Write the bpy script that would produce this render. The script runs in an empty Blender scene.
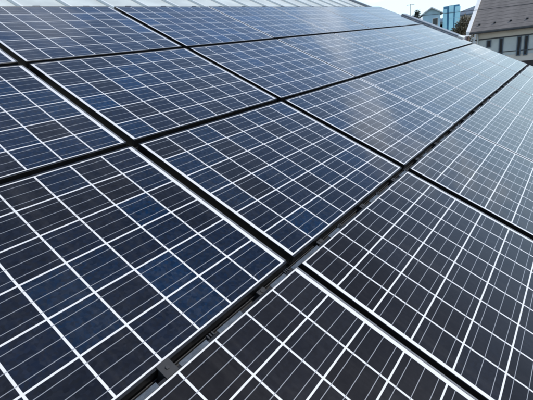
import bpy, bmesh, math, random
from mathutils import Matrix, Vector
random.seed(7)
sc = bpy.context.scene
C = sc.collection
R = math.radians

# ------------------------------------------------------------------ camera
cam_d = bpy.data.cameras.new('camera'); cam = bpy.data.objects.new('camera', cam_d); C.objects.link(cam)
cam.matrix_world = Matrix(((0.59771041, 0.34875863, -0.72187928, 0.14025),
                           (-0.79223841, 0.11892739, -0.5985103, -3.69427),
                           (-0.12288441, 0.92963632, 0.34738412, 6.92379), (0, 0, 0, 1)))
cam_d.sensor_fit = 'HORIZONTAL'; cam_d.sensor_width = 36; cam_d.lens = 26.97
cam_d.clip_start = 0.05; cam_d.clip_end = 6000
sc.camera = cam

# ------------------------------------------------------------------ sky, sun, exposure
SUN = Vector((0.30, -0.60, 0.74)).normalized()        # towards the sun
w = bpy.data.worlds.new('World'); sc.world = w; w.use_nodes = True
nt = w.node_tree; nt.nodes.clear()
wo = nt.nodes.new('ShaderNodeOutputWorld'); bg = nt.nodes.new('ShaderNodeBackground')
sky = nt.nodes.new('ShaderNodeTexSky'); sky.sky_type = 'NISHITA'; sky.sun_disc = False
sky.sun_elevation = math.asin(SUN.z); sky.sun_rotation = math.atan2(SUN.x, SUN.y)
sky.air_density = 1.0; sky.dust_density = 0.6; sky.ozone_density = 1.2
tc = nt.nodes.new('ShaderNodeTexCoord'); mp = nt.nodes.new('ShaderNodeMapping')
mp.inputs['Scale'].default_value = (1.0, 1.0, 2.6)
nz = nt.nodes.new('ShaderNodeTexNoise'); nz.inputs['Scale'].default_value = 2.3; nz.inputs['Detail'].default_value = 7
nz.inputs['Roughness'].default_value = 0.58
cr = nt.nodes.new('ShaderNodeValToRGB'); cr.color_ramp.elements[0].position = 0.53; cr.color_ramp.elements[1].position = 0.74
mul = nt.nodes.new('ShaderNodeMath'); mul.operation = 'MULTIPLY'; mul.inputs[1].default_value = 0.9
mx = nt.nodes.new('ShaderNodeMix'); mx.data_type = 'RGBA'
mx.inputs['B'].default_value = (4.0, 5.2, 5.9, 1)
nt.links.new(tc.outputs['Generated'], mp.inputs['Vector']); nt.links.new(mp.outputs[0], nz.inputs['Vector'])
nt.links.new(nz.outputs['Fac'], cr.inputs[0]); nt.links.new(cr.outputs[0], mul.inputs[0])
sx = nt.nodes.new('ShaderNodeSeparateXYZ'); nt.links.new(tc.outputs['Generated'], sx.inputs[0])
# thin haze and cloud closes up towards the horizon all round
hzr = nt.nodes.new('ShaderNodeMapRange'); hzr.interpolation_type = 'SMOOTHSTEP'
hzr.inputs['From Min'].default_value = 0.52; hzr.inputs['From Max'].default_value = 0.02
hzr.inputs['To Min'].default_value = 0.0; hzr.inputs['To Max'].default_value = 0.95
nt.links.new(sx.outputs['Z'], hzr.inputs['Value'])
nt.links.new(hzr.outputs[0], mx.inputs['Factor']); nt.links.new(sky.outputs[0], mx.inputs['A'])
low = nt.nodes.new('ShaderNodeMapRange'); low.interpolation_type = 'SMOOTHSTEP'      # clouds crowd together low down
low.inputs['From Min'].default_value = 0.85; low.inputs['From Max'].default_value = 0.1
low.inputs['To Min'].default_value = 0.15; low.inputs['To Max'].default_value = 1.0
nt.links.new(sx.outputs['Z'], low.inputs['Value'])
cf = nt.nodes.new('ShaderNodeMath'); cf.operation = 'MULTIPLY'
nt.links.new(mul.outputs[0], cf.inputs[0]); nt.links.new(low.outputs[0], cf.inputs[1])
mc = nt.nodes.new('ShaderNodeMix'); mc.data_type = 'RGBA'; mc.inputs['B'].default_value = (8.6, 8.8, 8.9, 1)
nt.links.new(cf.outputs[0], mc.inputs['Factor']); nt.links.new(mx.outputs['Result'], mc.inputs['A'])
nt.links.new(mc.outputs['Result'], bg.inputs['Color']); bg.inputs['Strength'].default_value = 0.15
nt.links.new(bg.outputs[0], wo.inputs['Surface'])

sl = bpy.data.lights.new('sun', 'SUN'); sl.energy = 2.05; sl.angle = R(0.53); sl.color = (1.0, 0.955, 0.89)
so = bpy.data.objects.new('sun', sl); C.objects.link(so)
so.rotation_euler = SUN.to_track_quat('Z', 'Y').to_euler(); so.location = (0, 0, 30)
sc.view_settings.view_transform = 'Standard'; sc.view_settings.look = 'None'
sc.view_settings.exposure = 0.62; sc.cycles.filter_width = 1.9; sc.view_settings.gamma = 1.0; sc.view_settings.use_curve_mapping = False

# ------------------------------------------------------------------ materials
def new_mat(name):
    m = bpy.data.materials.new(name); m.use_nodes = True
    return m, m.node_tree, m.node_tree.nodes['Principled BSDF']
def N(t, kind, **kw):
    n = t.nodes.new(kind)
    for k, v in kw.items():
        if k in n.inputs: n.inputs[k].default_value = v
        else: setattr(n, k, v)
    return n
def ramp(t, stops):
    r = t.nodes.new('ShaderNodeValToRGB'); e = r.color_ramp.elements
    e[0].position, e[0].color = stops[0][0], (*stops[0][1], 1)
    e[1].position, e[1].color = stops[-1][0], (*stops[-1][1], 1)
    for p, c in stops[1:-1]:
        x = e.new(p); x.color = (*c, 1)
    return r
def simple(name, col, rough=0.6, metal=0.0, var=0.12, scale=8.0, bump=0.0, bscale=60.0, spec=0.5):
    """base colour with blotchy procedural variation and a fine bump"""
    m, t, b = new_mat(name)
    co = N(t, 'ShaderNodeTexCoord'); n = N(t, 'ShaderNodeTexNoise', Scale=scale, Detail=6.0, Roughness=0.6)
    t.links.new(co.outputs['Object'], n.inputs['Vector'])
    lo = tuple(max(0, c * (1 - var)) for c in col); hi = tuple(min(1, c * (1 + var)) for c in col)
    r = ramp(t, [(0.3, lo), (0.7, hi)]); t.links.new(n.outputs['Fac'], r.inputs[0])
    t.links.new(r.outputs[0], b.inputs['Base Color'])
    b.inputs['Roughness'].default_value = rough; b.inputs['Metallic'].default_value = metal
    b.inputs['Specular IOR Level'].default_value = spec
    if bump:
        n2 = N(t, 'ShaderNodeTexNoise', Scale=bscale, Detail=4.0); t.links.new(co.outputs['Object'], n2.inputs['Vector'])
        bp = N(t, 'ShaderNodeBump', Strength=bump, Distance=0.01); t.links.new(n2.outputs['Fac'], bp.inputs['Height'])
        t.links.new(bp.outputs[0], b.inputs['Normal'])
    return m

COAT_R = 0.03
def dust_mix(t, col_socket, b, amt):
    """thin dust film on the glass: patchy, in the place's own coordinates"""
    g = N(t, 'ShaderNodeNewGeometry')
    n = N(t, 'ShaderNodeTexNoise', Scale=1.7, Detail=8.0, Roughness=0.65); t.links.new(g.outputs['Position'], n.inputs['Vector'])
    r = ramp(t, [(0.42, (0, 0, 0)), (0.78, (1, 1, 1))]); t.links.new(n.outputs['Fac'], r.inputs[0])
    n2 = N(t, 'ShaderNodeTexNoise', Scale=55.0, Detail=5.0, Roughness=0.7); t.links.new(g.outputs['Position'], n2.inputs['Vector'])
    mr1 = N(t, 'ShaderNodeMapping', vector_type='POINT'); mr1.inputs['Rotation'].default_value = (-math.atan(0.5), 0, 0)
    t.links.new(g.outputs['Position'], mr1.inputs['Vector'])
    mr3 = N(t, 'ShaderNodeMapping'); mr3.inputs['Scale'].default_value = (22, 1.1, 1); t.links.new(mr1.outputs[0], mr3.inputs['Vector'])
    n3 = N(t, 'ShaderNodeTexNoise', Scale=1.0, Detail=5.0, Roughness=0.6); t.links.new(mr3.outputs[0], n3.inputs['Vector'])
    r3 = ramp(t, [(0.5, (0, 0, 0)), (0.75, (1, 1, 1))]); t.links.new(n3.outputs['Fac'], r3.inputs[0])
    ad = N(t, 'ShaderNodeMath', operation='ADD'); t.links.new(r.outputs[0], ad.inputs[0]); t.links.new(r3.outputs[0], ad.inputs[1])
    mu = N(t, 'ShaderNodeMath', operation='MULTIPLY'); t.links.new(ad.outputs[0], mu.inputs[0]); t.links.new(n2.outputs['Fac'], mu.inputs[1])
    ma = N(t, 'ShaderNodeMath', operation='MULTIPLY_ADD'); t.links.new(mu.outputs[0], ma.inputs[0])
    ma.inputs[1].default_value = amt; ma.inputs[2].default_value = 0.002
    mxx = N(t, 'ShaderNodeMix', data_type='RGBA'); mxx.inputs['B'].default_value = (0.36, 0.34, 0.31, 1)
    t.links.new(ma.outputs[0], mxx.inputs['Factor']); t.links.new(col_socket, mxx.inputs['A'])
    t.links.new(mxx.outputs['Result'], b.inputs['Base Color'])
    cr_ = N(t, 'ShaderNodeMapRange'); cr_.inputs['To Min'].default_value = COAT_R; cr_.inputs['To Max'].default_value = COAT_R + 0.07
    t.links.new(r.outputs[0], cr_.inputs['Value']); t.links.new(cr_.outputs[0], b.inputs['Coat Roughness'])
    b.inputs['Coat IOR'].default_value = 1.62
    # anti-reflection treated solar glass: weak mirror seen from above, full mirror at a glancing angle
    lw = N(t, 'ShaderNodeLayerWeight', Blend=0.5); wr = N(t, 'ShaderNodeMapRange')
    wr.inputs['From Min'].default_value = 0.36; wr.inputs['From Max'].default_value = 0.70
    wr.inputs['To Min'].default_value = 0.28; wr.inputs['To Max'].default_value = 1.0
    t.links.new(lw.outputs['Facing'], wr.inputs['Value']); t.links.new(wr.outputs[0], b.inputs['Coat Weight'])
    # rolled pattern and slight waviness of the cover glass
    nw = N(t, 'ShaderNodeTexNoise', Scale=2.6, Detail=2.0); t.links.new(g.outputs['Position'], nw.inputs['Vector'])
    bp = N(t, 'ShaderNodeBump', Strength=0.12, Distance=0.02); t.links.new(nw.outputs['Fac'], bp.inputs['Height'])
    t.links.new(bp.outputs[0], b.inputs['Coat Normal'])

def cell_material(name, island):
    m, t, b = new_mat(name)
    if island:
        rnd = N(t, 'ShaderNodeNewGeometry').outputs['Random Per Island']
    else:
        rnd = N(t, 'ShaderNodeObjectInfo').outputs['Random']
    tone = ramp(t, [(0.0, (0.0085, 0.0092, 0.0125)), (0.3, (0.0072, 0.0098, 0.0165)), (0.6, (0.0062, 0.0108, 0.0225)),
                    (0.85, (0.0058, 0.0145, 0.032)), (0.96, (0.0055, 0.0180, 0.044)), (1.0, (0.0145, 0.0142, 0.015))])
    t.links.new(rnd, tone.inputs[0])
    g = N(t, 'ShaderNodeNewGeometry')
    mpv = N(t, 'ShaderNodeMapping'); t.links.new(g.outputs['Position'], mpv.inputs['Vector'])
    v = N(t, 'ShaderNodeTexVoronoi', Scale=85.0); t.links.new(mpv.outputs[0], v.inputs['Vector'])
    hs = N(t, 'ShaderNodeHueSaturation'); t.links.new(tone.outputs[0], hs.inputs['Color'])
    sep = N(t, 'ShaderNodeSeparateColor'); t.links.new(v.outputs['Color'], sep.inputs[0])
    mr = N(t, 'ShaderNodeMapRange'); mr.inputs['To Min'].default_value = 0.74; mr.inputs['To Max'].default_value = 1.32
    t.links.new(sep.outputs[0], mr.inputs['Value']); t.links.new(mr.outputs[0], hs.inputs['Value'])
    mr2 = N(t, 'ShaderNodeMapRange'); mr2.inputs['To Min'].default_value = 0.8; mr2.inputs['To Max'].default_value = 1.15
    t.links.new(sep.outputs[1], mr2.inputs['Value']); t.links.new(mr2.outputs[0], hs.inputs['Saturation'])
    # row tone (saturation, brightness) in the object colour: view-angle sheen painted in
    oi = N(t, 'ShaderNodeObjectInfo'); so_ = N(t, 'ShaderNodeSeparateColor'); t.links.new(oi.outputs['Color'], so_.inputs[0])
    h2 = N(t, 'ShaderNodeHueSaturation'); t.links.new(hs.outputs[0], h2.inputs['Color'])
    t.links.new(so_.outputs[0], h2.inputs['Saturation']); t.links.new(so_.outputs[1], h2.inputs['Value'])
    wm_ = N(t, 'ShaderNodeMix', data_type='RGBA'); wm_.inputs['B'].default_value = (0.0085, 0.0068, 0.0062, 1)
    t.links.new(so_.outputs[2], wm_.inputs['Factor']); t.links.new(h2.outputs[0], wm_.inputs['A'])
    dust_mix(t, wm_.outputs['Result'], b, 0.045)
    b.inputs['Roughness'].default_value = 0.6; b.inputs['Specular IOR Level'].default_value = 0.0
    return m
M_CELL = cell_material('polycrystalline_cell', False)
M_CELLI = cell_material('polycrystalline_cell_far', True)
def glass_over(name, col, amt, rough=0.6, metal=0.0):
    m, t, b = new_mat(name)
    rgb = N(t, 'ShaderNodeRGB'); rgb.outputs[0].default_value = (*col, 1)
    dust_mix(t, rgb.outputs[0], b, amt)
    b.inputs['Roughness'].default_value = rough; b.inputs['Metallic'].default_value = metal
    return m
M_BACK = glass_over('white_backsheet', (0.60, 0.595, 0.585), 0.25)
M_BUS = glass_over('solder_ribbon', (0.19, 0.20, 0.215), 0.15, 0.5, 0.0)
M_FRAME = simple('black_anodised_frame', (0.006, 0.0063, 0.007), 0.33, 0.0, 0.2, 30, spec=0.35)
M_RAIL = simple('dark_rail', (0.010, 0.011, 0.013), 0.55, 0.0, 0.35, 18, 0.2)
M_FLANGE = simple('blue_grey_rail_flange', (0.036, 0.048, 0.062), 0.5, 0.0, 0.45, 26, 0.2)
M_CLAMP = simple('grey_clamp', (0.010, 0.0108, 0.0115), 0.55, 0.0, 0.25, 40)
M_BOLT = simple('bolt_steel', (0.016, 0.016, 0.016), 0.5, 0.0, 0.2, 50)
M_METAL = simple('pale_coated_steel_roof', (0.46, 0.49, 0.46), 0.42, 0.0, 0.16, 2.4, 0.06, 30)
M_SEAM = simple('pale_coated_steel_seam', (0.60, 0.62, 0.60), 0.4, 0.0, 0.07, 3, 0.0)
M_TRIM = simple('slate_grey_verge_trim', (0.19, 0.215, 0.24), 0.45, 0.0, 0.2, 4)
M_WALL0 = simple('cream_house_siding', (0.46, 0.43, 0.38), 0.8, 0.0, 0.1, 3, 0.1)
M_NROOF = simple('grey_slate_roof', (0.15, 0.134, 0.122), 0.8, 0.0, 0.25, 2.2, 0.3, 25)
M_NWALL = simple('beige_grey_siding', (0.74, 0.66, 0.56), 0.85, 0.0, 0.12, 1.1, 0.15, 20)
M_NPANEL = simple('pale_grey_green_panel', (0.55, 0.58, 0.55), 0.7, 0.0, 0.1, 2)
M_WHITE = simple('white_painted_trim', (0.78, 0.77, 0.73), 0.55, 0.0, 0.06, 5)
M_DARKTRIM = simple('dark_gutter', (0.035, 0.037, 0.04), 0.5, 0.0, 0.2, 5)
M_BROWN = simple('brown_wood', (0.10, 0.055, 0.035), 0.7, 0.0, 0.3, 9)
M_CYAN = simple('cyan_blue_sheet_cladding', (0.47, 0.80, 0.86), 0.55, 0.0, 0.12, 1.2)
M_BLUE = simple('deep_blue_strip', (0.05, 0.20, 0.32), 0.5, 0.0, 0.15, 2)
M_TEAL = simple('pale_blue_siding', (0.42, 0.62, 0.72), 0.6, 0.0, 0.15, 0.8)
M_FROOF = simple('blue_grey_tile_roof', (0.11, 0.14, 0.17), 0.7, 0.0, 0.2, 1.5)
M_PALE = simple('pale_far_wall', (0.55, 0.56, 0.55), 0.8, 0.0, 0.1, 0.7)
M_BARK = simple('bark', (0.07, 0.05, 0.035), 0.9, 0.0, 0.3, 8, 0.4)
M_LEAF = simple('olive_brown_leaf', (0.15, 0.125, 0.075), 0.65, 0.0, 0.45, 3.0)
M_PINK = simple('pinkish_cloth', (0.52, 0.42, 0.46), 0.9, 0.0, 0.15, 6)
M_ASPH = simple('asphalt', (0.05, 0.05, 0.052), 0.9, 0.0, 0.2, 0.5, 0.3, 40)
M_GROUND = simple('dry_grass_ground', (0.11, 0.105, 0.075), 0.95, 0.0, 0.35, 0.15, 0.3, 10)
def window_glass():
    m, t, b = new_mat('dark_window_glass')
    b.inputs['Base Color'].default_value = (0.012, 0.016, 0.02, 1); b.inputs['Roughness'].default_value = 0.06
    return m
M_GLASS = window_glass()

# ------------------------------------------------------------------ mesh helpers
class MB:
    def __init__(s): s.v = []; s.f = []
    def quad(s, a, b, c, d):
        i = len(s.v); s.v += [tuple(a), tuple(b), tuple(c), tuple(d)]; s.f.append((i, i+1, i+2, i+3)); return s
    def box(s, x0, x1, y0, y1, z0, z1):
        i = len(s.v)
        s.v += [(x0,y0,z0),(x1,y0,z0),(x1,y1,z0),(x0,y1,z0),(x0,y0,z1),(x1,y0,z1),(x1,y1,z1),(x0,y1,z1)]
        s.f += [tuple(i+k for k in q) for q in ((0,3,2,1),(4,5,6,7),(0,1,5,4),(1,2,6,5),(2,3,7,6),(3,0,4,7))]
        return s
    def prism(s, poly, axis, a0, a1):
        """extrude a 2D polygon along an axis ('x': poly is (y,z); 'y': poly is (x,z))"""
        i = len(s.v); n = len(poly)
        mk = (lambda a, p: (a, p[0], p[1])) if axis == 'x' else (lambda a, p: (p[0], a, p[1]))
        s.v += [mk(a0, p) for p in poly] + [mk(a1, p) for p in poly]
        s.f.append(tuple(i+k for k in range(n))[::-1]); s.f.append(tuple(i+n+k for k in range(n)))
        for k in range(n):
            l = (k+1) % n; s.f.append((i+k, i+l, i+n+l, i+n+k))
        return s
    def tube(s, pts, rad, n=8):
        rings = []
        for k, p in enumerate(pts):
            p = Vector(p); a = Vector(pts[max(0, k-1)]); b = Vector(pts[min(len(pts)-1, k+1)])
            d = (b - a).normalized(); q = d.orthogonal().normalized(); e = d.cross(q)
            r = rad[k] if isinstance(rad, (list, tuple)) else rad
            i = len(s.v); rings.append(i)
            for j in range(n):
                t = 2*math.pi*j/n; s.v.append(tuple(p + (q*math.cos(t) + e*math.sin(t))*r))
        for a, b in zip(rings, rings[1:]):
            for j in range(n): s.f.append((a+j, a+(j+1) % n, b+(j+1) % n, b+j))
        s.f.append(tuple(rings[0]+j for j in range(n))[::-1]); s.f.append(tuple(rings[-1]+j for j in range(n)))
        return s
    def mesh(s, name, mat, bevel=0.0, smooth=False):
        me = bpy.data.meshes.new(name); me.from_pydata(s.v, [], s.f)
        bm = bmesh.new(); bm.from_mesh(me)
        bmesh.ops.recalc_face_normals(bm, faces=bm.faces)
        if bevel:
            bmesh.ops.bevel(bm, geom=[e for e in bm.edges], offset=bevel, segments=1, affect='EDGES', profile=0.5)
        bm.to_mesh(me); bm.free()
        me.materials.append(mat)
        if smooth:
            for p in me.polygons: p.use_smooth = True
        return me
def obj(name, me, parent=None, loc=None, rot=None):
    o = bpy.data.objects.new(name, me); C.objects.link(o)
    if parent is not None: o.parent = parent
    if loc is not None: o.location = loc
    if rot is not None: o.rotation_euler = rot
    return o
def tag(o, label=None, cat=None, group=None, kind=None):
    if label: o['label'] = label
    if cat: o['category'] = cat
    if group: o['group'] = group
    if kind: o['kind'] = kind
    return o
def empty(name, loc, rot=(0, 0, 0), label=None, cat=None, group=None):
    o = bpy.data.objects.new(name, None); C.objects.link(o); o.location = loc; o.rotation_euler = rot
    o.empty_display_size = 0.2
    return tag(o, label, cat, group)

# ------------------------------------------------------------------ frame of the sloping roof
SL = math.atan(0.5)                     # 5/10 pitch
O = Vector((0, 0, 7.5))                 # top left corner of the array (panel surface)
UP = Vector((0, math.cos(SL), math.sin(SL))); NRM = Vector((0, -math.sin(SL), math.cos(SL)))
def P(u, v, h=0.0):                     # u along ridge, v down the slope, h above the panel surface
    return O + Vector((u, 0, 0)) - UP*v + NRM*h
ROT = (SL, 0, 0)                        # local axes: x = u, y = uphill, z = normal

# module measures
PB, PA = 1.3526, 1.0594                 # pitch along / down the slope
LB, LA = 1.286, 1.0047                  # visible glass
FW = 0.0105                             # frame top width
FWU = 0.004                             # frame top width at the short ends
COLU = [0, PB, 2*PB] + [2*PB + i*1.310 for i in range(1, 5)]    # wide joints only beside the first columns
UEND = COLU[-1] + LB
XA, XB = -0.002, LB + 0.001             # glass runs a little past the lattice at the short ends
FH = 0.055                              # frame height
ROOF_H = -0.125                         # roof sheet below the panel surface
U0, U1 = -3.4, 9.42                     # roof from verge to verge
V0, V1 = -1.35, 5.0                     # ridge to eave

# ------------------------------------------------------------------ ground
g = obj('ground', MB().quad((-900,-900,0),(2500,-900,0),(2500,900,0),(-900,900,0)).mesh('ground', M_GROUND)); tag(g, kind='structure')
rd = obj('road', MB().quad((13.2,-300,.004),(17.8,-300,.004),(17.8,300,.004),(13.2,300,.004)).mesh('road', M_ASPH)); tag(rd, kind='structure')
kb = MB()
for x in (13.0, 17.82): kb.box(x, x+0.18, -300, 300, 0, 0.12)
tag(obj('kerb', kb.mesh('kerb', M_PALE)), kind='structure')

# ------------------------------------------------------------------ our house: walls, pale metal roof with seams
house = empty('house', (0, 0, 0), (0, 0, 0), 'house carrying the solar array, pale metal roof with raised seams', 'house')
ridge = P(0, V0, ROOF_H); eave = P(0, V1, ROOF_H)
depth = (ridge.y - eave.y)
TH = 0.06
yb = ridge.y + depth                    # back eave
roofp = [(eave.y, eave.z), (ridge.y, ridge.z), (yb, eave.z), (yb, eave.z - TH), (ridge.y, ridge.z - TH*1.15), (eave.y, eave.z - TH)]
roof = obj('roof', MB().prism(roofp, 'x', U0, U1).mesh('roof', M_METAL), house)
# seams: one raised rib every 0.46 m, running from ridge to eave
L = (V1 - V0)
seam_me = MB().prism([(-0.016, 0), (0.016, 0), (0.011, 0.024), (-0.011, 0.024)], 'y', -L, 0).mesh('roof_seam', M_SEAM)
SP = 0.46; S0 = 0.62
k = math.ceil((U0 + 0.15 - S0)/SP)
while S0 + k*SP < U1 - 0.12:
    u = S0 + k*SP
    obj('roof_seam', seam_me, roof, P(u, V0, ROOF_H + 0.001), ROT)
    k += 1
cap = MB().prism([(-0.16, -0.075), (0, 0.012), (0.16, -0.075), (0.16, -0.06), (0, 0.05), (-0.16, -0.06)], 'x', U0, U1)
obj('ridge_cap', cap.mesh('ridge_cap', M_SEAM), roof, (0, ridge.y, ridge.z + 0.035))
# verge trims at both gable ends, gutter along the eave
for x in (U0 - 0.09, U1 + 0.002):
    vp = [(eave.y, eave.z + 0.045), (ridge.y, ridge.z + 0.045), (yb, eave.z + 0.045), (yb, eave.z - 0.16), (ridge.y, ridge.z - 0.16), (eave.y, eave.z - 0.16)]
    obj('verge_trim', MB().prism(vp, 'x', x, x + 0.088).mesh('verge_trim', M_TRIM), roof)
fl = MB().box(UEND + 0.03, U1 + 0.05, -1.75, -0.5, ROOF_H + 0.06, 0.028)
obj('verge_flashing', fl.mesh('verge_flashing', M_TRIM, 0.006), roof, P(0, 0, 0), ROT)
obj('lit_flashing_end', MB().box(UEND + 0.025, U1 + 0.055, -1.86, -1.755, ROOF_H + 0.06, 0.024).mesh('lit_flashing_end', M_SEAM, 0.006), roof, P(0, 0, 0), ROT)  # pale colour paints in the light on the grey flashing's end
gp = [(-0.11, 0), (-0.11, -0.09), (-0.02, -0.11), (0, -0.09), (0, 0), (-0.012, 0), (-0.012, -0.08), (-0.098, -0.08), (-0.098, 0)]
obj('gutter', MB().prism(gp, 'x', U0, U1).mesh('gutter', M_TRIM), roof, (0, eave.y - 0.002, eave.z - 0.03))
wz = eave.z + 0.12
wm = MB().prism([(eave.y + 0.55, 0), (yb - 0.55, 0), (yb - 0.55, wz), (ridge.y, ridge.z - 0.12), (eave.y + 0.55, wz)], 'x', U0 + 0.5, U1 - 0.5)
obj('wall', wm.mesh('wall', M_WALL0), house)

# ------------------------------------------------------------------ solar panels
PU, PV = 0.1577, 0.1665                 # cell pitch
GU, GV = 0.0078, 0.0068                 # white gaps between cells
UO = 0.0106; VO = (LA - 6*PV)/2
CU, CV = PU - GU, PV - GV
def frame_mesh():
    m = MB(); x0, x1, y0, y1 = XA, XB, -LA, 0; f = FW
    m.box(x0-FWU, x1+FWU, y1, y1+f, -FH, 0); m.box(x0-FWU, x1+FWU, y0-f, y0, -FH, 0)
    g = FWU
    m.box(x0-g, x0, y0, y1, -FH, -0.0004); m.box(x1, x1+g, y0, y1, -FH, -0.0004)
    return m.mesh('frame', M_FRAME, 0.0012)
frame_me = frame_mesh()
lip_me = MB().box(XB+0.0002, XB+0.0085, -LA, 0, -0.003, 0.0).mesh('end_lip', simple('lit_frame_lip', (0.11, 0.115, 0.12), 0.4, 0.0, 0.15, 30), 0.0004)  # grey paints in the light caught by the black frame's top
back_me = MB().box(XA+0.0002, XB-0.0002, -LA+0.0002, -0.0002, -0.0065, -0.0017).mesh('backsheet', M_BACK)
cell_me = MB().box(-CU/2, CU/2, -CV/2, CV/2, -0.00162, -0.0015).mesh('cell', M_CELL)
def ribbon(m, x0, x1, y): m.box(x0, x1, y-0.0012, y+0.0012, -0.00152, -0.0014)
bus_m = MB(); ribbon(bus_m, UO + GU/2, UO + 8*PU - GU/2, 0); bus_me = bus_m.mesh('busbar', M_BUS)
cm = MB(); bm_ = MB()
cellpos = []
for j in range(6):
    yc = -(VO + PV*(j + 0.5))
    for i in range(8):
        xc = UO + PU*(i + 0.5); cellpos.append((xc, yc))
        cm.box(xc-CU/2, xc+CU/2, yc-CV/2, yc+CV/2, -0.00162, -0.0015)
    for q in (-1, 0, 1): ribbon(bm_, UO + GU/2, UO + 8*PU - GU/2, yc + q*CV/3)
cells_far_me = cm.mesh('cell', M_CELLI); bus_far_me = bm_.mesh('busbar', M_BUS)
rows = ['top row below the pale metal roof', 'second row from the top', 'third row from the top', 'bottom row nearest the viewer']
ords = ['first', 'second', 'third', 'fourth', 'fifth', 'sixth', 'last']
for r in range(4):
    for c in range(7):
        lab = 'dark blue solar panel, ' + rows[r] + ', ' + (ords[c] + ' from left' if c < 6 else 'rightmost of the row')
        p = empty('solar_panel', P(COLU[c] + (0.016 if (r, c) == (3, 0) else 0.006 if c == 0 else -0.002 if c == 1 else 0) + random.uniform(-.001, .001), r*PA + random.uniform(-.001, .001), random.uniform(-.0008, .0008)),
                  (SL + R(random.uniform(-.06, .06)), R(random.uniform(-.06, .06)), 0), lab, 'solar panel', 'solar panels in four rows on the roof')
        sat, val = {0: (1.0, 1.7), 1: (1.0, 1.35), 2: (1.0, .95), 3: (.6, .7)}[r]  # upper rows lighter, nearest darker and greyer: sky sheen put into cell colour
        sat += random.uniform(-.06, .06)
        obj('frame', frame_me, p); obj('end_lip', lip_me, p); obj('backsheet', back_me, p)
        if c <= 4:
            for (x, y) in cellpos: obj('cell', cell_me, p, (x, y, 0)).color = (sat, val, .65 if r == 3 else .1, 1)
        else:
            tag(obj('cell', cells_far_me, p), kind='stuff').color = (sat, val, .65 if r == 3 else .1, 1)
        if c <= 2:
            for j in range(6):
                for q in (-1, 0, 1): obj('busbar', bus_me, p, (0, -(VO + PV*(j+0.5)) + q*CV/3, 0))
        else:
            tag(obj('busbar', bus_far_me, p), kind='stuff')

# ------------------------------------------------------------------ mounting rails in the gaps, with clamps and clips
GAPV = PA - LA                          # white edge to white edge
clamp_me = MB().box(-0.023, 0.023, -0.0262, 0.026, 0.0012, 0.0045).box(-0.022, 0.022, -0.0125, 0.0125, -0.05, 0.0012).mesh('clamp', M_CLAMP, 0.0008)
low_clamp_me = MB().box(-0.022, 0.022, -0.013, 0.013, -0.06, -0.022).mesh('clamp', M_RAIL, 0.001)
boltm = MB(); boltm.tube([(0, 0, 0.0055), (0, 0, 0.0085)], 0.0065, 6); bolt_me = boltm.mesh('bolt', M_BOLT)
clipm = MB()
for t in (-0.011, 0, 0.011): clipm.box(t-0.003, t+0.003, -0.008, 0.007, -0.02, -0.004)
clipm.box(-0.016, 0.016, -0.005, 0.005, -0.03, -0.02)
clip_me = clipm.mesh('cable_clip', M_CLAMP, 0.0008)
foot_me = MB().box(-0.04, 0.04, -0.05, 0.03, -0.09, -0.06).box(-0.032, 0.032, 0.0, 0.02, -0.06, -0.022).mesh('end_clamp', M_RAIL, 0.002)
gap_words = ['between first and second panel rows', 'between second and third panel rows', 'between third and bottom panel rows']
for r in range(3):
    vc = (r+1)*PA - GAPV/2
    rail = empty('mounting_rail', P(0, vc, 0), ROT, 'dark mounting rail in the gap ' + gap_words[r], 'rail', 'rails in the gaps of the array')
    W_ = UEND
    obj('channel', MB().box(0.0, W_, -0.0145, 0.0145, -0.098, -0.062).box(0.0, W_, 0.011, 0.0142, -0.0615, -0.045).mesh('channel', M_RAIL), rail)
    k = 0
    rr = random.Random(11 + r)
    while S0 + k*SP < W_ - 0.05:
        u = S0 + k*SP
        plate = r == 2 and k == 0
        cl = obj('clamp', clamp_me if plate else low_clamp_me, rail, (u + 0.025 + rr.uniform(-.008, .008), 0, 0))
        obj('bolt', bolt_me, cl, (0, 0, 0) if plate else (0, 0, -0.0275))
        if r == 2:
            # blue grey cover strips along the lower panel, broken at the clamps and clips
            a, b = u + 0.055, u + SP - 0.01
            cut = a + rr.uniform(0.09, 0.13)
            for (x0, x1) in ((a, cut), (cut + 0.05, b - rr.uniform(0, 0.16)))[:2 if k < 2 else 1]:
                obj('cover_strip', MB().box(x0, min(x1, W_), -0.0266, -0.0100, 0.0006, 0.0022).mesh('cover_strip', M_FLANGE, 0.0004), rail)
        else: cut = u + rr.uniform(.12, .25)
        obj('cable_clip', clip_me, rail, (cut + 0.025, -0.006, 0.002 if r == 2 else -0.018))
        k += 1
    if r == 2:
        for (x0, x1) in ((0.02, 0.30), (0.36, 0.59)):
            obj('cover_strip', MB().box(x0, x1, -0.0266, -0.0100, 0.0006, 0.0022).mesh('cover_strip', M_FLANGE, 0.0004), rail)
rail = empty('mounting_rail', P(0, -0.03, 0), ROT, 'dark mounting rail with end clamps along the array top edge', 'rail', 'rails in the gaps of the array')
obj('channel', MB().box(0.0, UEND, -0.02, 0.005, -0.098, -0.062).mesh('channel', M_RAIL), rail)
k = 0
while S0 + k*SP < UEND - 0.05:
    obj('end_clamp', foot_me, rail, (S0 + k*SP, 0.045, 0.0)); k += 1

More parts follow.
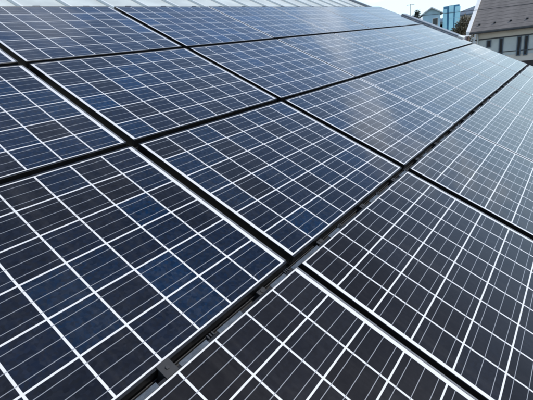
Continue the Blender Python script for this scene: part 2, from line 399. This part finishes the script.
# ------------------------------------------------------------------ neighbour with grey slate roof, white verge
CX, CY, CZ = 0.14025, -3.69427, 6.92379
def at(az, D, el=0.0):                  # point at compass azimuth (from +X), horizontal distance D, elevation el
    a = R(az); return Vector((CX + D*math.cos(a), CY + D*math.sin(a), CZ + D*math.tan(R(el))))
EX = CX + 25.0                          # eave line of the facade
EY = CY + 25*math.tan(R(12.1))          # left verge
EZ = CZ + 25.0*math.tan(R(-1.0))
nb = empty('neighbour_house', (EX, EY, 0), (0, 0, 0), 'two storey beige house with grey slate roof and white verge', 'house')
NL = 12.0; RUN = 2.7; SLN = 0.66; 
pr = [(0, EZ), (RUN, EZ + RUN*SLN), (2*RUN, EZ), (2*RUN, EZ-0.12), (RUN, EZ + RUN*SLN - 0.15), (0, EZ-0.12)]
# local coordinates: x away, y towards -Y is the house
nroof = obj('roof', MB().prism(pr, 'y', -NL, 0).mesh('roof', M_NROOF), nb)
# slate courses: long thin lapped strips up the slope facing us
sa = math.atan(SLN); course = 0.30; ncs = int(RUN/math.cos(sa)/course)
course_me = MB().prism([(0, 0.004), (0, 0.012), (course + 0.03, 0.004)], 'y', -NL + 0.002, -0.16).mesh('slate_course', M_NROOF)
for i in range(ncs):
    d = i*course
    obj('slate_course', course_me, nroof, (d*math.cos(sa), 0, EZ + d*math.sin(sa)), (0, -sa, 0))
for i in range(16):                     # snow guards near the eave
    obj('snow_guard', MB().box(-0.02, 0.02, -0.05, 0.05, 0.0, 0.07).mesh('snow_guard', M_DARKTRIM), nroof,
        (0.55*math.cos(sa), -0.5 - 0.72*i, EZ + 0.55*math.sin(sa) + 0.012), (0, -sa, 0))
vp = [(-0.04, EZ + 0.05), (RUN, EZ + RUN*SLN + 0.09), (2*RUN + 0.04, EZ + 0.05), (2*RUN + 0.04, EZ-0.17), (RUN, EZ + RUN*SLN - 0.2), (-0.04, EZ-0.17)]
obj('verge_board', MB().prism(vp, 'y', -0.13, 0.04).mesh('verge_board', M_WHITE), nroof)
obj('gutter', MB().box(-0.09, 0.0, -NL, -0.14, EZ-0.10, EZ-0.03).mesh('gutter', M_DARKTRIM, 0.01), nroof)
WX = 0.55
wl = MB().prism([(WX, 0), (2*RUN-WX, 0), (2*RUN-WX, EZ + WX*SLN - 0.14), (RUN, EZ + RUN*SLN - 0.2), (WX, EZ + WX*SLN - 0.14)], 'y', -NL + 0.5, -0.35)
nwall = obj('wall', wl.mesh('wall', M_NWALL), nb)
def hz(el): return CZ + 25.55*math.tan(R(el))
def hy(az): return CY + (EX + WX - CX)*math.tan(R(az)) - EY
zt, zb = hz(-2.02), hz(-3.98)
# band of pale panels between the windows, head and sill trim
obj('window_band', MB().box(WX-0.015, WX, -NL+0.6, hy(10.9), zb, zt).mesh('window_band', M_NPANEL), nwall)
obj('head_trim', MB().box(WX-0.05, WX-0.002, -NL+0.6, hy(11.2), zt, zt+0.06).mesh('head_trim', M_DARKTRIM), nwall)
obj('sill_trim', MB().box(WX-0.045, WX-0.018, -NL+0.6, hy(9.0), zb+0.16, zb+0.20).mesh('sill_trim', M_DARKTRIM), nwall)
def nwin(az0, az1, z0, z1):
    y0, y1 = hy(az0), hy(az1)
    y0, y1 = min(y0, y1), max(y0, y1)
    fr = MB()
    for a in ((y0, y1, z0, z0+0.04), (y0, y1, z1-0.04, z1), (y0, y0+0.04, z0+0.04, z1-0.04), (y1-0.04, y1, z0+0.04, z1-0.04)):
        fr.box(WX-0.065, WX-0.016, *a)
    f = obj('window', fr.mesh('window', M_FROOF), nb)
    obj('pane', MB().box(WX-0.04, WX-0.017, y0+0.04, y1-0.04, z0+0.04, z1-0.04).mesh('pane', M_GLASS), f)
nwin(9.95, 9.45, hz(-2.95), hz(-2.10))
nwin(8.65, 8.20, zb, zt)
nwin(6.85, 6.42, zb - 0.08, zt)
nwin(6.15, 5.72, zb - 0.08, zt)
nwin(4.4, 3.2, zb, zt)
nwin(1.0, -1.5, zb - 0.5, zt)
# lower skirt roof
sk = [(WX-1.5, hz(-4.75)-0.55), (WX, hz(-4.75)), (WX, hz(-4.75)-0.12), (WX-1.5, hz(-4.75)-0.67)]
obj('lower_roof', MB().prism(sk, 'y', -NL + 0.2, hy(7.4)).mesh('lower_roof', simple('brown_black_roof', (0.045, 0.032, 0.027), 0.8)), nb)
obj('downpipe', MB().tube([(WX-0.06, -0.45, EZ-0.15), (WX-0.06, -0.45, 0)], 0.04, 8).mesh('downpipe', M_WHITE, smooth=True), nb)

# brown post and cloth on a pole at the house corner
q = at(12.25, 24.6)
pl = empty('drying_pole', (q.x, q.y, 0), (0, 0, 0), 'brown drying pole stand beside the corner of the grey roofed house', 'drying pole')
obj('post', MB().tube([(0, -0.15, 0), (0, -0.15, 6.35)], 0.045, 8).mesh('post', M_BROWN, smooth=True), pl)
obj('post', MB().tube([(0, 0.55, 0), (0, 0.55, 6.45)], 0.04, 8).mesh('post', M_BROWN, smooth=True), pl)
obj('crossbar', MB().tube([(0.0, -0.25, 6.32), (0.0, 0.7, 6.45)], 0.03, 8).mesh('crossbar', M_WHITE, smooth=True), pl)
bmc = MB(); n = 14
for i in range(n+1):
    y = -0.05 + 0.5*i/n; x = 0.05 + 0.03*math.sin(i*1.3)
    bmc.v += [(x, y, 6.37 + 0.06*i/n), (x + 0.012, y, 6.37 + 0.06*i/n), (x + 0.02*math.sin(i*2.1), y, 6.02 + .05*math.sin(i*.9)), (x + 0.02*math.sin(i*2.1) + .012, y, 6.02 + .05*math.sin(i*.9))]
for i in range(n):
    a = 4*i; b = a+4
    bmc.f += [(a, b, b+2, a+2), (a+1, a+3, b+3, b+1), (a, a+1, b+1, b), (a+2, b+2, b+3, a+3)]
cl = obj('cloth', bmc.mesh('cloth', M_PINK), None, (q.x - 0.04, q.y, 0))
tag(cl, 'pinkish cloth hanging from the drying pole beside the grey roofed house', 'cloth')

# ------------------------------------------------------------------ olive brown tree left of the slate roof
def tree(name, base, blobs, nleaf, size, label, seed, trunk_r=0.12, mat=M_LEAF):
    rng = random.Random(seed)
    t = empty(name, base, (0, 0, 0), label, 'tree')
    tm = MB(); top = max(b[2] for b in blobs)
    tm.tube([(0, 0, 0), (0.05, 0.03, top*0.4), (-0.04, 0.06, top*0.75), (0, 0, top)], [trunk_r, trunk_r*.8, trunk_r*.5, trunk_r*.15], 8)
    for b in blobs:
        tm.tube([(0, 0.02, b[2]*0.72), (b[0]*.5, b[1]*.5, b[2]*.9), (b[0], b[1], b[2])], [trunk_r*.4, trunk_r*.25, trunk_r*.08], 6)
    obj('trunk', tm.mesh('trunk', M_BARK, smooth=True), t)
    lm = MB(); tot = sum(b[3]**2 for b in blobs)
    for b in blobs:
        for _ in range(int(nleaf*b[3]**2/tot)):
            d = Vector((rng.gauss(0,1), rng.gauss(0,1), rng.gauss(0,1))).normalized()*b[3]*(rng.random()**0.45)*rng.uniform(.8, 1.12)
            c = Vector(b[:3]) + Vector((d.x, d.y, d.z*b[4]))
            a1 = Vector((rng.gauss(0,1), rng.gauss(0,1), rng.gauss(0,.6))).normalized(); a2 = a1.orthogonal().normalized()
            a2.rotate(Matrix.Rotation(rng.uniform(0, 6.28), 3, a1)); s = size*rng.uniform(.6, 1.4)
            i = len(lm.v); lm.v += [tuple(c - a1*s), tuple(c + a2*s*.45), tuple(c + a1*s), tuple(c - a2*s*.45)]; lm.f.append((i, i+1, i+2, i+3))
    me = bpy.data.meshes.new('crown'); me.from_pydata(lm.v, [], lm.f); me.materials.append(mat)
    tag(obj('crown', me, t), kind='stuff')
    return t
b = at(12.9, 33)
tree('leafy_tree', (b.x, b.y, 0), [(0, -.35, 7.15, .45, 1.0), (0, -.1, 6.8, .5, .9), (0, .15, 6.45, .55, .8), (.1, -.3, 6.3, .7, 1.), (-.1, .35, 6.1, .6, .7), (0, 0, 5.4, .9, 1.)],
     5200, .07, 'olive brown leafy tree between the slate roof and the cyan block', 3)

# ------------------------------------------------------------------ far buildings
def block(name, p, w, d, z, label, mat, cat='building'):
    t = empty(name, (p.x, p.y, 0), (0, 0, R(0)), label, cat)
    obj('wall', MB().box(0, d, -w/2, w/2, 0, z).mesh('wall', mat), t)
    return t
# cyan clad block: two bright strips with a deep blue joint
D = 55.0
p = at(13.95, D); ztop = CZ + D*math.tan(R(2.35))
cy = empty('cyan_block', (p.x, p.y, 0), (0, 0, R(13)), 'tall bright cyan clad block left of the olive tree', 'building')
def yy(az, D=D): return CY + D*math.cos(R(az))*math.tan(R(az)) 
def loc_y(az): return (p.x - CX)*math.tan(R(az)) + CY - p.y
obj('wall', MB().box(0.1, 5, loc_y(13.05), loc_y(14.75), 0, ztop-0.05).mesh('wall', M_BLUE), cy)
for a, b2 in ((13.05, 13.6), (13.62, 14.1), (14.32, 14.75)):
    obj('cladding_sheet', MB().box(0.0, 0.098, loc_y(a), loc_y(b2), 0, ztop + {13.05: -0.22, 13.62: -0.06, 14.32: -0.34}[a]).mesh('cladding_sheet', M_CYAN), cy, None, (R(.6 if a == 13.05 else -.3), 0, 0))
obj('roof', MB().box(0.105, 5.1, loc_y(13.1), loc_y(14.2), ztop-0.045, ztop-0.01).mesh('roof', M_PALE), cy)
for zz in (1.6, 0.9):
    obj('joint_strip', MB().box(-0.02, -0.002, loc_y(13.05), loc_y(14.1), CZ + D*math.tan(R(zz)), CZ + D*math.tan(R(zz))+0.03).mesh('joint_strip', M_TEAL), cy)

# gabled house with white barge boards left of the cyan block
D2 = 48.0; p = at(16.1, D2)
gz = CZ + D2*math.tan(R(2.45)); ez = CZ + D2*math.tan(R(1.75))
gh = empty('gabled_house', (p.x, p.y, 0), (0, 0, R(17)), 'pale blue gabled house with white barge boards, left of cyan block', 'house')
hw = 0.95
obj('wall', MB().prism([(-hw+.1, 0), (hw-.1, 0), (hw-.1, ez), (0, gz-0.1), (-hw+.1, ez)], 'x', 0.35, 6).mesh('wall', M_TEAL), gh)
rp = [(-hw-.15, ez-.06), (0, gz), (hw+.15, ez-.06), (hw+.15, ez-.14), (0, gz-.09), (-hw-.15, ez-.14)]
grf = obj('roof', MB().prism(rp, 'x', 0.06, 6.2).mesh('roof', M_BROWN), gh)
rp2 = [(-hw-.17, ez-.05), (0, gz+.02), (hw+.17, ez-.05), (hw+.17, ez-.15), (0, gz-.10), (-hw-.17, ez-.15)]
obj('barge_board', MB().prism(rp2, 'x', 0.0, 0.058).mesh('barge_board', M_WHITE), grf)
def gwin(y0, y1, z0, z1):
    f = obj('window', MB().box(0.30, 0.349, y0, y1, z0, z1).mesh('window', M_WHITE), gh)
    obj('pane', MB().box(0.28, 0.299, y0+.05, y1-.05, z0+.05, z1-.05).mesh('pane', M_GLASS), f)
gwin(-0.65, -0.1, ez-1.2, ez-0.45)

# layered blue grey roofs beyond the tree
def hip_house(name, az, D, w, d, el_e, rise, label, wm, rm, cat='house'):
    p = at(az, D); ze = CZ + D*math.tan(R(el_e))
    t = empty(name, (p.x, p.y, 0), (0, 0, 0), label, cat)
    obj('wall', MB().box(0.4, d-.4, -w/2+.4, w/2-.4, 0, ze).mesh('wall', wm), t)
    m = MB(); a = [(0,-w/2,ze),(d,-w/2,ze),(d,w/2,ze),(0,w/2,ze)]; rr = min(w, d)/2
    if w > d: r1, r2 = (d/2, -w/2+rr, ze+rise), (d/2, w/2-rr, ze+rise)
    else: r1, r2 = (rr, 0, ze+rise), (d-rr, 0, ze+rise)
    m.v = a + [r1, r2] + [(x, y, z-.18) for x, y, z in a]
    if w > d: m.f = [(0,4,5,3),(1,2,5,4),(0,1,4),(3,5,2)]
    else: m.f = [(0,1,5,4),(2,3,4,5),(3,0,4),(1,2,5)]
    m.f += [(0,6,7,1),(1,7,8,2),(2,8,9,3),(3,9,6,0),(6,9,8,7)]
    rf = obj('roof', m.mesh('roof', rm), t)
    for i in range(3):
        y = -w/2 + 1.0 + i*(w-2.6)/2
        f = obj('window', MB().box(0.34, 0.398, y, y+0.9, ze-1.5, ze-.4).mesh('window', M_DARKTRIM), t)
        obj('pane', MB().box(0.32, 0.339, y+.05, y+.85, ze-1.45, ze-.45).mesh('pane', M_GLASS), f)
    return t
hip_house('far_house', 11.6, 75, 7, 8, 1.15, 1.2, 'far house with blue grey roof behind the olive tree', M_PALE, M_FROOF)
hip_house('far_house', 19.6, 70, 6, 7, 1.1, 0.9, 'pale far house behind the array top right corner', M_PALE, M_PALE)
hip_house('far_house', 24.5, 90, 9, 8, 0.6, 1.4, 'far grey roofed house hidden left of the roof verge', M_PALE, M_FROOF)
hip_house('far_house', 17.2, 80, 5, 6, 0.9, 1.0, 'far grey roofed house between gabled house and antenna', M_PALE, M_FROOF)
hip_house('low_shed', 15.0, 58, 1.9, 3, 0.75, 0.35, 'low pale shed between gabled house and cyan block', M_PALE, M_PALE, 'shed')
# antennas
def antenna(az, D, z0, z1, n, label):
    p = at(az, D); t = empty('roof_antenna', (p.x, p.y, 0), (0, 0, R(25)), label, 'antenna')
    obj('mast', MB().tube([(0, 0, z0), (0, 0, z1)], 0.035, 8).mesh('mast', M_DARKTRIM, smooth=True), t)
    bm2 = obj('boom', MB().tube([(0, -0.55, z1-.1), (0, 0.55, z1-.1)], 0.025, 6).mesh('boom', M_DARKTRIM, smooth=True), t)
    for i in range(n):
        y = -0.5 + i/(n-1); obj('element', MB().tube([(-.3, y, z1-.1), (.3, y, z1-.1)], 0.014, 6).mesh('element', M_DARKTRIM, smooth=True), bm2)
    return t
D3 = 68
antenna(18.5, D3, CZ + D3*math.tan(R(1.1)), CZ + D3*math.tan(R(3.15)), 7, 'small dark television antenna on a pale roof, right of array corner')
b = at(17.75, 60)
tree('round_shrub_tree', (b.x, b.y, 0), [(0, 0, CZ + 60*math.tan(R(2.0)), .42, 1.1), (.1, .1, CZ + 60*math.tan(R(1.5)), .6, 1.0), (0, 0, CZ + 60*math.tan(R(.8)), .7, 1.0)],
     1600, .09, 'small dark round tree beyond the verge, left of the gabled house', 5, 0.1, simple('dark_leaf', (0.03, 0.045, 0.03), 0.7))
# overhead cables in front of the slate roof: two poles off to the sides
def cable(a, bq, sag, r, label):
    pts = []
    for i in range(17):
        s = i/16; v = a.lerp(bq, s); v.z -= sag*4*s*(1-s); pts.append(tuple(v))
    tag(obj('overhead_cable', MB().tube(pts, r, 6).mesh('overhead_cable', M_DARKTRIM, smooth=True)), label, 'cable', 'overhead cables')
cable(at(20.5, 23, 1.9), at(-14, 21.5, 1.75), 0.25, 0.011, 'thin overhead cable crossing in front of the slate roof')
